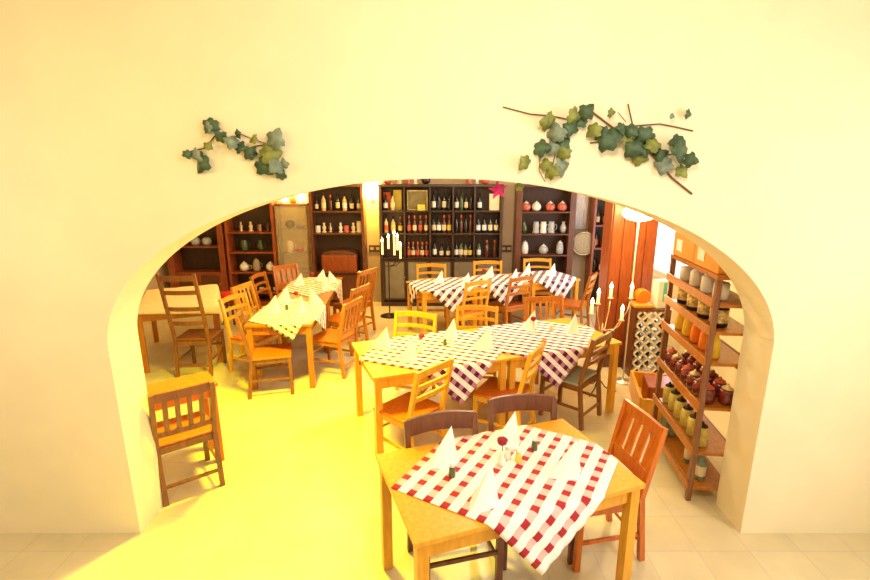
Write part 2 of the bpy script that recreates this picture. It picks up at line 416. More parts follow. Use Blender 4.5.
# px,py = centre of the top rail
chair('ladder', 'yellow_wood', 'seat_wood', 'yellow ladder-back chair pulled up at the near left of the central tables', -.02, 3.55, 138)
chair('ladder', 'yellow_wood', 'seat_wood', 'yellow ladder-back chair on the near side of the central tables, right of the other', .85, 3.96, 152)
c = chair('ladder', 'brown_wood', 'teal', 'brown ladder-back chair with grey-green seat at the right of the central tables', 1.51, 4.28, 138)
chair('ladder', 'yellow_wood', 'seat_wood', 'yellow chair tucked in behind the left corner of the central tables', -.23, 5.02, -108, w=.47)
chair('ladder', 'yellow_wood', 'seat_wood', 'yellow chair behind the middle of the central tables, right of the yellow corner one', .44, 5.28, -97, w=.47)
chair('slat', 'orange_wood', 'seat_wood', 'orange slat-back chair behind the right end of the central tables', 1.27, 5.72, -80, w=.50)
chair('plate', 'dark_chair', 'dark_chair', 'dark brown chair with broad curved top rail behind the foreground table, nearer the left', .02, 2.75, -75, h=.88, w=.46)
chair('plate', 'dark_chair', 'dark_chair', 'dark brown chair with broad curved top rail behind the foreground table, nearer the right', .56, 3.00, -84, h=.88, w=.46)
chair('panel', 'seat_wood', 'seat_wood', 'reddish slotted-back chair at the right end of the foreground table', 1.27, 2.76, 192, w=.40)
# left row
chair('ladder', 'yellow_wood', 'seat_wood', 'light chair on the left side of the near left table, back rail toward the aisle', -2.46, 5.75, -22)
chair('slat', 'yellow_wood', 'seat_wood', 'golden slat-back chair on the left side of the long left row, second from the front', -2.60, 6.38, -14)
chair('ladder', 'orange_wood', 'seat_wood', 'light ladder-back chair on the left side of the long left row, third from the front', -2.62, 7.05, -8)
chair('panel', 'orange_wood', 'seat_wood', 'orange chair with solid looking back at the far left of the long left row', -2.45, 7.80, -50)
chair('ladder', 'brown_wood', 'seat_wood', 'orange-seated chair pulled out at the near end of the left row', -2.09, 4.99, 16)
chair('slat', 'orange_wood', 'seat_wood', 'orange chair with full seat visible on the right side of the left row, nearest', -.98, 5.52, 160)
chair('slat', 'orange_wood', 'seat_wood', 'orange chair on the right side of the left row, second from the front', -1.0, 6.25, 156)
chair('slat', 'orange_wood', 'seat_wood', 'orange high-backed chair on the right side of the left row, at the far end', -1.02, 7.0, 150, h=.98)
# back row
chair('ladder', 'yellow_wood', 'seat_wood', 'yellow chair against the bottle rack, leftmost behind the back row of tables', -.10, 7.88, -88, w=.48)
chair('ladder', 'yellow_wood', 'seat_wood', 'yellow chair behind the middle table of the back row', .84, 8.16, -88, w=.48)
chair('ladder', 'yellow_wood', 'seat_wood', 'yellow chair behind the right table of the back row, in front of the china shelves', 1.72, 8.40, -90, w=.48)
chair('ladder', 'yellow_wood', 'seat_wood', 'yellow chair on the near side of the back row, seen from behind at the left', .56, 6.58, 120)
chair('ladder', 'orange_wood', 'seat_wood', 'orange chair on the near side of the back row, right of the yellow one', 1.20, 6.86, 120)
chair('ladder', 'orange_wood', 'seat_wood', 'orange ladder-back chair at the right end of the back row, facing the tables', 2.26, 7.02, 150)
# left edge
chair('tall', 'brown_wood', 'brown_wood', 'tall-backed dark chair cut by the left edge, beside the cream cloth', -2.86, 5.36, 92, h=1.26)
chair('slat', 'brown_wood', 'seat_wood', 'brown slat-back chair in the lower left corner, seen from behind', -1.78, 3.17, 128, h=.88)

# ------------------------------------------------------------------ napkins and small table things
def make_napkin(name='napkin'):
    b = MB(); bm = b.bm
    P = lambda *p: bm.verts.new(p)
    apex = P(.030, .012, .150); f0 = P(-.085, -.052, 0); f1 = P(-.02, -.060, 0); f2 = P(.040, -.045, 0); r1 = P(.058, .02, 0); r2 = P(.02, .05, 0); l1 = P(-.06, .01, 0)
    m1 = P(-.012, -.030, .060)
    for q in ((f0, f1, m1), (f0, m1, apex), (m1, f1, f2), (m1, f2, apex), (f2, r1, apex), (r1, r2, apex), (r2, l1, apex), (l1, f0, apex)): bm.faces.new(q)
    o = b.build(name, M['napkin'])
    md = o.modifiers.new('thickness', 'SOLIDIFY'); md.thickness = .003
    return o
nap0 = None
def napkin(label, x, y, rz=0, s=1.0, z=.756, flip=False):
    global nap0
    if nap0 is None: nap0 = make_napkin(); o = nap0
    else: o = nap0.copy(); COL.objects.link(o)
    o.location = (x, y, z); o.rotation_euler = (0, 0, rz); o.scale = (-s if flip else s, s, s)
    return tag(o, label, 'napkin', 'folded white napkins')
def loc(tb, u, v):
    a = tb.rotation_euler.z; return tb.location.x + u * math.cos(a) - v * math.sin(a), tb.location.y + u * math.sin(a) + v * math.cos(a)
spots = [
 (T2a, -.36, .22, 'near the yellow bare corner of the central tables', 1.15), (T2a, -.22, -.17, 'in front of the rose on the central left table', 1.2),
 (T2a, .33, .24, 'before the middle yellow chair, central tables', 1.2), (T2a, .53, -.12, 'beside the seam between the two central tables', 1.25),
 (T2b, .02, .26, 'at the back of the central right table', 1.15), (T2b, .34, -.02, 'beside the dark ladder-back chair on the central tables', 1.15),
 (T3, -.28, .18, 'behind the left dark chair on the foreground table', 1.25), (T3, .14, .22, 'before the right dark chair on the foreground table', 1.25),
 (T3, .30, -.16, 'at the front right of the foreground table', 1.2), (T3, -.22, -.22, 'at the front left of the foreground table', 1.2),
 (T1a, -.18, -.10, 'at the left edge of the near left table', 1.25), (T1a, -.17, .40, 'at the far left of the near left table', 1.2),
 (T1a, .12, -.12, 'at the right front of the near left table', 1.25), (T1a, .22, .32, 'at the right back of the near left table', 1.2),
 (T1b, -.19, .10, 'at the left side of the gold-lit cloth', 1.1), (T1b, .24, -.15, 'at the right front of the gold-lit cloth', 1.2),
 (T1b, .08, .38, 'at the far end of the gold-lit cloth', 1.1), (T1b, .26, .25, 'at the far right of the gold-lit cloth', 1.1),
 (T4[0], .02, .12, 'before the leftmost chair of the back row', 1.1), (T4[0], .33, -.15, 'at the right front of the left back table', 1.1),
 (T4[1], .03, .22, 'before the middle chair of the back row', 1.1), (T4[1], .28, -.12, 'at the front of the middle back table', 1.1),
 (T4[2], -.14, .25, 'before the right chair of the back row', 1.1), (T4[2], .16, .0, 'at the right end of the back row', 1.2)]
for i, (tb, u, v, w, s) in enumerate(spots):
    x, y = loc(tb, u, v); napkin('white napkin folded to a point ' + w, x, y, R(-8 + 9 * ((i * 7) % 4)), s * 1.08, flip=(u > .15 and tb in (T1a, T1b)))

def rose(label, x, y, z=.757):
    t = thing('bud_vase', label, 'vase', (x, y, z), 0, 'bud vases with red roses')
    MB().lathe([(.022, 0), (.026, .01), (.024, .03), (.011, .055), (.010, .075), (.014, .082)]).build('vase_body', M['white'], t)
    MB().tube([(0, 0, .075), (.003, 0, .10), (0, .002, .125)], .0025, 6).build('flower_stem', M['leaf_dark'], t)
    b = MB(); b.lathe([(.008, .118), (.024, .130), (.029, .146), (.024, .160), (.010, .166)], seg=10)
    for k in range(5):
        a = 2 * PI * k / 5; b.lathe([(.006, 0), (.014, .010), (.012, .026), (.004, .03)], (.017 * math.cos(a), .017 * math.sin(a), .132), seg=6)
    b.build('rose_bloom', M['rose'], t)
def shaker(label, x, y, m='lab_cream', z=.757):
    t = thing('condiment_shaker', label, 'shaker', (x, y, z), 0, 'condiment shakers')
    MB().lathe([(.018, 0), (.020, .01), (.017, .045), (.014, .06)]).build('body', M[m], t)
    MB().lathe([(.015, .06), (.016, .068), (.008, .078)]).build('cap', M['chrome'], t)
for tb, u, v, w in ((T2a, -.06, -.02, 'on the central left table'), (T2b, -.05, .10, 'on the central right table'), (T3, .0, .03, 'on the foreground table'),
                    (T1a, .02, .22, 'on the near table of the left row'), (T1b, -.02, .20, 'on the far table of the left row'), (T4[1], -.15, .05, 'on the middle back table')):
    x, y = loc(tb, u, v); rose('small white vase with a dark red rose ' + w, x, y)
for tb, u, v, m, w in ((T2a, .20, .06, 'bottle_green', 'green shaker left of the white one on the central left table'), (T2a, .26, .04, 'white', 'white shaker on the central left table'),
                       (T2b, .14, .06, 'lab_cream', 'cream shaker on the central right table'), (T3, .10, .02, 'lab_yellow', 'yellow shaker beside the rose on the foreground table'),
                       (T3, .06, .07, 'white', 'white shaker beside the yellow one on the foreground table'), (T3, .25, .10, 'bottle_green', 'green shaker at the right of the foreground table'),
                       (T3, -.30, .02, 'bottle_green', 'green shaker at the left of the foreground table'),
                       (T1a, -.05, .02, 'bottle_green', 'green shaker on the near left table'), (T4[2], -.25, -.05, 'bottle_dark', 'dark shaker on the right back table')):
    x, y = loc(tb, u, v); shaker(w, x, y, m)

# ------------------------------------------------------------------ shelving along the back wall
FY = 8.58
def bookcase(name, label, x0, x1, top, shelves, m, back='cab_back', yf=FY, depth=.30, side=.05, doors=0, doormat=None, base=0, group=None, dividers=(), cat='bookcase'):
    t = thing(name, label, cat, ((x0 + x1) / 2, yf + depth / 2, 0), 0, group)
    w = x1 - x0; y = 0
    for s in (-1, 1): MB().box((s * (w / 2 - side / 2), 0, top / 2), (side, depth, top), bevel=.004).build('side_panel', M[m], t)
    MB().box((0, 0, top - .02), (w - 2 * side, depth, .04)).build('top_panel', M[m], t)
    MB().box((0, depth / 2 - .008, top / 2), (w - 2 * side, .014, top - .08)).build('back_panel', M[back], t)
    for z in shelves: MB().box((0, -.008, z - .012), (w - 2 * side, depth - .018, .024), bevel=.002).build('shelf', M[m], t)
    MB().box((0, -.01, .04), (w - 2 * side, depth - .03, .08)).build('plinth', M[m], t)
    for xd, z0, z1 in dividers: MB().box((xd - (x0 + x1) / 2, -.008, (z0 + z1) / 2), (.026, depth - .018, z1 - z0)).build('divider', M[m], t)
    if doors:
        dw = (w - 2 * side) / doors
        for k in range(doors):
            xc = -w / 2 + side + dw * (k + .5)
            d = MB(); zz = (base + .09) / 2; hh = base - .1 - .03
            for s in (-1, 1):
                d.box((xc + s * (dw / 2 - .02), -depth / 2 + .012, zz), (.032, .022, hh)); d.box((xc, -depth / 2 + .012, zz + s * (hh / 2 - .018)), (dw - .06, .022, .035))
            dd = d.build('door', M[m], t)
            MB().box((xc, -depth / 2 + .014, zz), (dw - .07, .008, hh - .07)).build('door_panel', M[doormat or m], dd)
            MB().lathe([(.010, 0), (.012, .008), (.006, .014)], (xc + dw / 2 - .03, -depth / 2 - .012, zz + .05), seg=8).build('knob', M['brass'], dd)
    return t
bookcase('china_hutch', 'dark wooden hutch in the left corner, behind the red cushion', -4.75, -3.74, 2.1, [1.08, .62], 'cabinet_red', side=.10, doors=2, base=.62, doormat='cabinet', cat='hutch')
bookcase('bookcase', 'open wooden bookcase with figurines, left of the lit glass vitrine', -3.70, -2.84, 2.2, [1.33, .98, .62, .25], 'cabinet_red', 'cab_back', side=.045)
bookcase('bookcase', 'open bookcase with liquor bottles, left of the wall sconce', -2.21, -1.27, 2.14, [1.69, 1.31, .62], 'cabinet', 'cab_back', side=.05, doors=2, base=.60)
BX = [-1.01, -.57, -.13, .27, .64, 1.13]
bookcase('wine_rack', 'long dark bottle rack with glass lower doors against the back wall', -1.01, 1.13, 2.14, [1.70, 1.31, .88], 'cabinet_dark', 'cab_back', side=.05,
         dividers=[(x, .9, 2.1) for x in BX[1:-1]], doors=5, base=.86, doormat='door_glass', cat='rack')
bookcase('bookcase', 'brown bookcase with red and white china, right of the bottle rack', 1.36, 2.38, 2.14, [1.68, 1.30, .93, .5], 'cabinet', 'cab_back', side=.10)
bookcase('bottle_cabinet', 'narrow dark bottle cabinet behind the wooden wardrobe', 2.70, 3.20, 2.2, [1.45, 1.05, .6], 'cabinet_red', 'cab_back', side=.04, cat='cabinet')

# glass vitrine
t = thing('glass_vitrine', 'lit glass display vitrine between the two wooden bookcases at the left', 'vitrine', (-2.53, FY + .15, 0))
MB().box((0, 0, .2), (.54, .30, .4)).build('base', M['cabinet_red'], t)
MB().box((0, .14, 1.1), (.50, .012, 1.38)).build('back_panel', M['vitr_back'], t)
MB().box((0, 0, 1.80), (.54, .30, .03)).build('top_panel', M['cabinet'], t)
for sx in (-1, 1):
    for sy in (-1, 1): MB().box((sx * .26, sy * .138, 1.1), (.02, .02, 1.38)).build('post', M['brass'], t)
    MB().box((sx * .262, 0, 1.1), (.005, .25, 1.37)).build('glass_pane', M['vitr_glass'], t)
MB().box((0, -.14, 1.1), (.50, .005, 1.37)).build('glass_door', M['vitr_glass'], t)
for z in (1.37, .95, .65): MB().box((0, 0, z), (.50, .26, .012)).build('glass_shelf', M['vitr_glass'], t)

# ------------------------------------------------------------------ bottles and crockery
bproto = {}
def bottle(label, x, y, z, glass_='bottle_dark', lab='lab_cream', h=.31, r=.037, group='bottles on the back rack', cat='bottle', name='wine_bottle', cap=None):
    key = (glass_, lab, h, r, cap)
    if key not in bproto:
        t = thing(name, '', cat); k = h / .31
        MB().lathe([(r * .92, 0), (r, .006), (r, .17 * k), (r * .85, .195 * k), (.015, .225 * k), (.0135, .255 * k)], seg=12).build('glass_body', M[glass_], t)
        MB().lathe([(.0145, .255 * k), (.015, .30 * k), (.012, .31 * k)], seg=8).build('cap', M[cap or ('lab_red' if glass_ == 'bottle_brown' else 'iron')], t)
        if lab: MB().lathe([(r + .001, .045 * k), (r + .0014, .05 * k), (r + .0014, .135 * k), (r + .001, .14 * k)], seg=12).build('bottle_label', M[lab], t)
        bproto[key] = t; o = t
    else: o = copy_tree(bproto[key])
    o.location = (x, y, z); o.name = name
    return tag(o, label, cat, group)
BAY = ['leftmost bay', 'second bay', 'middle bay', 'fourth bay', 'rightmost bay']
ROW = {1.70: 'top shelf', 1.31: 'middle shelf', .88: 'lowest shelf'}
KIND = {'bottle_dark': 'black', 'bottle_brown': 'reddish brown', 'bottle_green': 'green', 'bottle_clear': 'pale amber'}
LAB = {'lab_cream': 'cream label', 'lab_white': 'white label', 'lab_yellow': 'yellow label', 'lab_red': 'red label', None: 'no label'}
def bay(col, z, items, yb=FY + .10):
    x0, x1 = BX[col] + (.05 if col == 0 else .02), BX[col + 1] - (.05 if col == 4 else .02); n = len(items)
    for k, it in enumerate(items):
        if it is None: continue
        g, l, h, r = it; x = x0 + (x1 - x0) * (k + .5) / n
        bottle('%s bottle, %s, %s in the %s, %s of the bottle rack' % (KIND[g], LAB[l], ORD[k], BAY[col], ROW[z]), x, yb, z + .001, g, l, h, r)
D, BR, G, CLR = 'bottle_dark', 'bottle_brown', 'bottle_green', 'bottle_clear'
bay(0, 1.70, [(D, 'lab_white', .28, .036), (CLR, 'lab_cream', .30, .040), None])
bay(0, 1.31, [(CLR, 'lab_red', .30, .036), (CLR, 'lab_yellow', .29, .040), (BR, 'lab_yellow', .28, .036)])
bay(1, 1.31, [(BR, 'lab_red', .30, .034), (BR, 'lab_cream', .30, .034), (BR, 'lab_red', .30, .034), (BR, 'lab_cream', .30, .034)])
bay(1, .88, [(BR, 'lab_red', .27, .034), (BR, 'lab_cream', .27, .034), (BR, 'lab_red', .27, .034), (BR, 'lab_cream', .27, .034), (BR, 'lab_red', .27, .034)])
bay(2, 1.70, [(D, 'lab_white', .34, .036), (D, None, .34, .036), (D, 'lab_cream', .34, .036), (D, None, .32, .036)])
bay(2, 1.31, [(D, 'lab_cream', .31, .037), (D, 'lab_white', .31, .037), (BR, 'lab_cream', .31, .037), (BR, 'lab_yellow', .31, .037)])
bay(2, .88, [(D, 'lab_white', .32, .036), (D, 'lab_cream', .25, .036), (D, 'lab_cream', .25, .036)])
bay(3, 1.70, [(D, 'lab_white', .32, .036), (G, None, .31, .036), (D, 'lab_cream', .31, .034), (D, None, .33, .034)])
bay(3, 1.31, [(D, None, .31, .034), (BR, None, .31, .034), (D, None, .31, .034), (BR, None, .31, .034)])
bay(3, .88, [(D, 'lab_white', .30, .037), (G, 'lab_cream', .30, .037), (G, 'lab_cream', .28, .037), (D, 'lab_yellow', .28, .037)])
bay(4, 1.70, [(D, 'lab_white', .31, .038), None, None])
bay(4, 1.31, [(D, 'lab_white', .31, .038), (D, 'lab_white', .31, .038), (D, 'lab_cream', .31, .038), (D, 'lab_cream', .31, .038)])
bay(4, .88, [(G, 'lab_white', .30, .038), (BR, None, .30, .036), (BR, None, .30, .036)])
# framed picture, cards, box in the rack
t = thing('framed_picture', 'olive picture leaning in the second bay of the top rack shelf', 'picture', (-.35, FY + .12, 1.701))
MB().box((0, 0, .17), (.36, .02, .34), bevel=.003).build('frame', M['gold'], t); MB().box((0, -.012, .17), (.32, .006, .30)).build('canvas', M['picture'], t)
tag(MB().box((0, 0, .05), (.13, .012, .10)).build('greeting_card', M['lab_yellow'], None, (-.28, FY + .06, 1.90 - .20)), 'small yellow card standing before the olive picture', 'card')
tag(MB().box((0, 0, .14), (.17, .09, .28), bevel=.004).build('gift_box', M['lab_cream'], None, (.98, FY + .09, 1.701)), 'cream carton on the top right of the bottle rack', 'box')
tag(MB().box((0, 0, .15), (.12, .015, .30)).build('poster_card', M['lab_red'], None, (-.88, FY + .2, 1.701)), 'red card behind the bottles in the leftmost bay', 'card')
tag(MB().box((0, 0, .17), (.14, .015, .34)).build('poster_card', M['lab_yellow'], None, (-.70, FY + .22, 1.701)), 'yellow card behind the bottles in the leftmost bay', 'card')

def pot(name, label, cat, x, y, z, prof, m, group, lid=None, handle=None, seg=14):
    o = thing(name, label, cat, (x, y, z), 0, group)
    MB().lathe(prof, seg=seg).build('body', M[m], o)
    zt = prof[-1][1]; rt = max(prof[-1][0], .01)
    if lid: MB().lathe([(rt, zt), (rt * .9, zt + .01), (rt * .3, zt + .022), (.008, zt + .035), (.004, zt + .04)], seg=seg).build('lid', M[lid], o)
    if handle:
        R0 = max(p[0] for p in prof); zz = zt * .5
        MB().tube([(R0 * .95, 0, zz + zt * .25), (R0 * 1.5, 0, zz + zt * .2), (R0 * 1.55, 0, zz - zt * .1), (R0 * .92, 0, zz - zt * .25)], .006, 6).build('handle', M[m], o)
    return o
ROUND = [(.035, 0), (.07, .03), (.085, .075), (.07, .12), (.045, .14)]
MUG = [(.045, 0), (.048, .01), (.045, .11), (.047, .12)]
STEIN = [(.055, 0), (.06, .02), (.048, .06), (.055, .12), (.045, .19), (.05, .20)]
JAR = [(.04, 0), (.06, .02), (.065, .10), (.055, .17), (.04, .19), (.045, .2)]
VASE = [(.03, 0), (.055, .05), (.06, .1), (.025, .17), (.03, .2)]
FIG = [(.04, 0), (.045, .015), (.02, .03), (.035, .08), (.03, .11), (.012, .125), (.022, .145), (.018, .165), (.004, .175)]
yI = FY + .12
for k, x in enumerate((1.54, 1.72, 1.96, 2.17)):
    pot('china_pot', '%s round red and white china pot from the left, right of the bottle rack' % ORD[k], 'pot', x, yI, 1.682, ROUND, 'redchina' if k != 1 else 'white', 'red and white china pots', lid='white')
for k, (x, p, m) in enumerate(((1.52, VASE, 'bottle_green'), (1.73, STEIN, 'grey_china'), (1.86, STEIN, 'white'), (2.0, STEIN, 'grey_china'), (2.21, VASE, 'grey_china'))):
    pot('beer_stein' if p is STEIN else 'vase', '%s vessel from the left on the middle shelf of the brown china bookcase' % ORD[k], 'stein' if p is STEIN else 'vase', x, yI, 1.302, p, m, 'stoneware on the middle china shelf', handle=p is STEIN)
for k, (x, p, m) in enumerate(((1.55, JAR, 'white'), (1.88, ROUND, 'grey_china'), (2.17, JAR, 'grey_china'))):
    pot('ceramic_jar', '%s ceramic jar on the lower shelf of the brown china bookcase' % ('left white', 'middle round', 'right grey')[k], 'jar', x, yI, .932, p, m, 'jars on the lower china shelf', lid='white')
# left bookcase
for k, (x, p, m, s, z) in enumerate(((-3.45, FIG, 'brass', 'small', 1.332), (-3.28, FIG, 'lab_cream', 'pale', 1.332), (-3.12, MUG, 'brass', 'brown', 1.332), (-2.98, FIG, 'cabinet', 'dark', 1.332))):
    pot('figurine' if p is FIG else 'mug', '%s ornament, %s on the upper shelf left of the vitrine' % (s, ORD[k]), 'figurine' if p is FIG else 'mug', x, yI, z, p, m, 'ornaments on the upper left shelf')
for k, x in enumerate((-3.42, -3.14)):
    pot('dark_jug', '%s dark green jug on the second shelf left of the vitrine' % ('left', 'right')[k], 'jug', x, yI, .982, JAR if k == 0 else VASE, 'bottle_green', 'dark jugs', handle=True)
for k, (x, p, m) in enumerate(((-3.46, ROUND, 'white'), (-3.24, JAR, 'basket'), (-2.99, ROUND, 'white'))):
    pot('teapot', '%s teapot on the third shelf left of the vitrine' % ('left white', 'middle tan', 'right white')[k], 'teapot', x, yI, .622, p, m, 'teapots', lid=m, handle=True)
for k in range(6):
    pot('tea_cup', 'white cup, %s from the left on the lowest shelf left of the vitrine' % ORD[k], 'cup', -3.56 + .125 * k, yI, .252, [(.022, 0), (.04, .03), (.045, .07)], 'white', 'white cups on the low left shelf')
# hutch
for k, x in enumerate((-4.28, -4.08)):
    pot('china_bowl', '%s pale bowl on the shelf of the left corner hutch' % ('left', 'right')[k], 'bowl', x, yI, 1.082, ROUND, 'grey_china', 'bowls in the hutch')
# bookcase B
for k, (g, l, h, r) in enumerate(((D, 'lab_cream', .25, .03), (CLR, 'lab_cream', .31, .04), (BR, None, .27, .03), (D, 'lab_cream', .32, .036), (CLR, 'lab_white', .30, .04), (D, 'lab_cream', .28, .036), (G, 'lab_cream', .27, .036))):
    bottle('%s liquor bottle, %s, %s from the left beside the wall sconce' % (KIND[g], LAB[l], ORD[k]), -2.10 + .122 * k, yI, 1.692, g, l, h, r, 'liquor bottles left of the sconce', name='liquor_bottle')
for k, (x, p, m) in enumerate(((-2.10, MUG, 'white'), (-1.99, FIG, 'lab_cream'), (-1.88, FIG, 'brass'), (-1.70, FIG, 'white'), (-1.60, MUG, 'redchina'), (-1.48, FIG, 'lab_cream'), (-1.37, STEIN, 'lab_cream'))):
    pot('figurine' if p is FIG else 'mug', '%s ornament from the left on the middle shelf below the liquor bottles' % ORD[k], 'figurine' if p is FIG else 'mug', x, yI, 1.312, p, m, 'ornaments below the liquor bottles')
t = thing('wooden_chest', 'reddish wooden chest in the bookcase below the ornaments', 'chest', (-1.74, FY + .13, .622))
MB().box((0, 0, .15), (.62, .22, .30), bevel=.01).build('chest_body', M['cabinet_red'], t)
b = MB(); b.prism([(-.31, .30)] + [(.31 * math.cos(a), .30 + .09 * math.sin(a)) for a in [PI - PI * k / 10 for k in range(1, 10)]] + [(.31, .30)], -.11, .11); b.build('chest_lid', M['cabinet'], t)
# vitrine contents
pot('ornate_bowl', 'dark bowl on the upper glass shelf of the vitrine', 'bowl', -2.60, yI + .04, 1.378, ROUND, 'iron', 'vitrine ornaments')
pot('ornate_bowl', 'dark brown low bowl at the right of the upper vitrine shelf', 'bowl', -2.41, yI + .04, 1.378, [(.05, 0), (.08, .03), (.085, .05)], 'dark_chair', 'vitrine ornaments')
pot('red_dish', 'red dish on the lower glass shelf of the vitrine', 'dish', -2.46, yI + .04, .958, [(.04, 0), (.08, .03), (.07, .07)], 'red', 'vitrine ornaments')
pot('gold_jug', 'pale jug on the lower glass shelf of the vitrine', 'jug', -2.63, yI + .04, .958, JAR, 'lab_cream', 'vitrine ornaments', handle=True)
# on top of the bottle rack
for k, (x, p, m) in enumerate(((-.86, ROUND, 'lab_red'), (-.66, MUG, 'lab_cream'), (-.50, MUG, 'redchina'), (-.38, FIG, 'white'), (-.2, ROUND, 'bottle_dark'), (.55, MUG, 'redchina'), (.68, FIG, 'white'), (.82, ROUND, 'lab_red'))):
    pot('ornament', '%s small ornament standing on top of the bottle rack' % ['leftmost', 'second', 'third', 'fourth', 'fifth', 'sixth', 'seventh', 'rightmost'][k], 'ornament', x, yI, 2.142, p, m, 'ornaments on top of the bottle rack')
# bottle cabinet D
for j, z in enumerate((1.45, 1.05, .6)):
    for k in range(3):
        bottle('%s bottle on the %s shelf of the narrow dark cabinet' % (('left', 'middle', 'right')[k], ('top', 'middle', 'bottom')[j]), 2.80 + .13 * k, yI, z + .001, (D, BR)[k % 2], ('lab_cream', 'lab_red', None)[(k + j) % 3], .31, .037, 'bottles in the narrow cabinet')
# round basket on the wall, white curtain strip
t = thing('round_basket', 'round flat woven basket hanging on the wall beside the china bookcase', 'basket', (2.58, YB - .22, 1.12))
q = Matrix.Rotation(R(90), 3, 'X')
MB().lathe([(.02, 0), (.17, .006), (.19, .02), (.17, .035), (.02, .03)], seg=28, axis=q).build('woven_disc', M['basket'], t)
b = MB(); b.tube([(.20 * math.cos(2 * PI * k / 32), -.02, .20 * math.sin(2 * PI * k / 32)) for k in range(33)], .014, 8, cap=False).build('rim', M['brass'], t)
b = MB()
for k in range(7): b.tube([(2.44 + .035 * k, YB - .03, 1.35), (2.44 + .035 * k, YB - .03, 2.3)], .019, 8)
tag(b.build('curtain', M['curtain']), 'narrow white curtain hanging behind the round basket', 'curtain')

# ------------------------------------------------------------------ wardrobe, floor lamp, wine lattice, right side
t = thing('wardrobe', 'tall reddish plank-fronted wardrobe behind the five-candle stand', 'wardrobe', (2.28, 5.86, 0))
MB().box((0, .01, 1.13), (.54, .28, 2.26)).build('carcass', M['cabinet_red'], t)
for k in range(4): MB().box((-.195 + .13 * k, -.145, 1.2), (.123, .022, 2.06), bevel=.005).build('plank', M['cabinet_red'], t)
MB().box((0, -.15, .08), (.56, .03, .16)).build('plinth', M['dark_chair'], t)
t = thing('floor_lamp', 'thin white floor lamp with glowing shade before the wardrobe', 'lamp', (2.13, 5.26, 0))
MB().lathe([(.10, 0), (.10, .012), (.03, .025), (.012, .04)], seg=20).build('base', M['chrome'], t)
MB().tube([(0, 0, .03), (0, 0, 1.9)], .009, 8).build('pole', M['chrome'], t)
MB().lathe([(.06, 1.84), (.13, 1.86), (.17, 1.90), (.17, 1.94), (.12, 1.98), (.05, 2.0)], seg=20).build('lamp_shade', M['bulb'], t)

# wine lattice
t = thing('wine_lattice', 'pale diamond lattice wine rack on the floor right of the floor lamp', 'rack', (2.46, 5.53, 0), R(-2))
W_, H_ = .38, .82
f = MB()
for sx in (-1, 1): f.box((sx * (W_ / 2), 0, H_ / 2), (.03, .26, H_))
f.box((0, 0, .015), (W_, .26, .03)); f.box((0, 0, H_ - .01), (W_, .26, .02)); f.build('frame', M['cabinet'], t)
l = MB()
st = .115
for k in range(-7, 12):
    for sgn in (1, -1):
        # line z = sgn*x + c
        c0 = k * st; P = []
        for x in (-W_ / 2 + .015, W_ / 2 - .015):
            P.append((x, sgn * x + c0))
        (xa, za), (xb, zb) = P
        lo, hi = .03, H_ - .03
        def clip(x, z):
            if z < lo: return (x + (lo - z) * sgn, lo)
            if z > hi: return (x - (z - hi) * sgn, hi)
            return (x, z)
        if (za < lo and zb < lo) or (za > hi and zb > hi): continue
        A_, B_ = clip(xa, za), clip(xb, zb)
        if math.dist(A_, B_) < .04: continue
        l.bar((A_[0], -.10, A_[1]), (B_[0], -.10, B_[1]), .022, .06, bevel=0, up=(0, 1, 0))
l.build('lattice_slats', M['lattice'], t)
qq = Matrix.Rotation(R(90), 3, 'X')
wl = t
n = 0
for r_ in range(5):
    for k in range(3):
        x = -.115 + .115 * k; z = .115 * (r_ + 1) + .03
        wx = 2.46 + x * math.cos(R(-2)); wy = 5.53 + x * math.sin(R(-2))
        o = thing('wine_bottle', 'bottle lying in the lattice rack, %s row from the floor, %s' % (ORD[r_], ('left', 'middle', 'right')[k]), 'bottle', (wx, wy - .12, z), R(-6), 'bottles lying in the lattice')
        MB().lathe([(.034, -.24), (.036, -.23), (.036, -.06), (.014, -.015), (.014, .05)], seg=10, axis=qq).build('glass_body', M[(D, G)[(r_ + k) % 2]], o)
        MB().lathe([(.0145, .051), (.0155, .055), (.0155, .075), (.012, .078)], seg=8, axis=qq).build('foil_cap', M['lab_white'], o)
t = thing('orange_tin', 'orange round tin on orange paper on top of the lattice rack', 'tin', (2.37, 5.54, .822))
MB().box((0, 0, .025), (.22, .2, .05), bevel=.015).build('orange_wrapping', M['orangebox'], t)
MB().lathe([(.07, -.06), (.08, -.055), (.08, .055), (.07, .06)], (0, 0, .13), seg=22, axis=qq).build('tin_body', M['orange'], t)
t = thing('carton', 'white carton with a cyan stripe on top of the lattice rack', 'box', (2.57, 5.52, .822), R(12))
MB().box((0, 0, .16), (.15, .12, .32), bevel=.004).build('carton_body', M['lab_white'], t)
MB().box((.02, -.062, .19), (.065, .004, .22)).build('cyan_stripe', M['cyan'], t)
# low crate in front of the lattice
t = thing('low_crate', 'low open wooden crate on the floor below the lattice rack', 'crate', (2.27, 4.68, 0), R(-14))
for sx in (-1, 1): MB().box((sx * .22, 0, .11), (.025, .72, .22)).build('side_board', M['yellow_wood'], t)
for sy in (-1, 1): MB().box((0, sy * .35, .11), (.41, .025, .20)).build('end_board', M['yellow_wood'], t)
MB().box((0, 0, .03), (.41, .67, .02)).build('bottom_board', M['yellow_wood'], t)
tag(MB().box((0, 0, .11), (.26, .34, .22), bevel=.01).build('cardboard_box', M['cabinet_red'], None, (2.27, 4.68, .043), (0, 0, R(-14))), 'reddish brown box inside the low wooden crate', 'box')

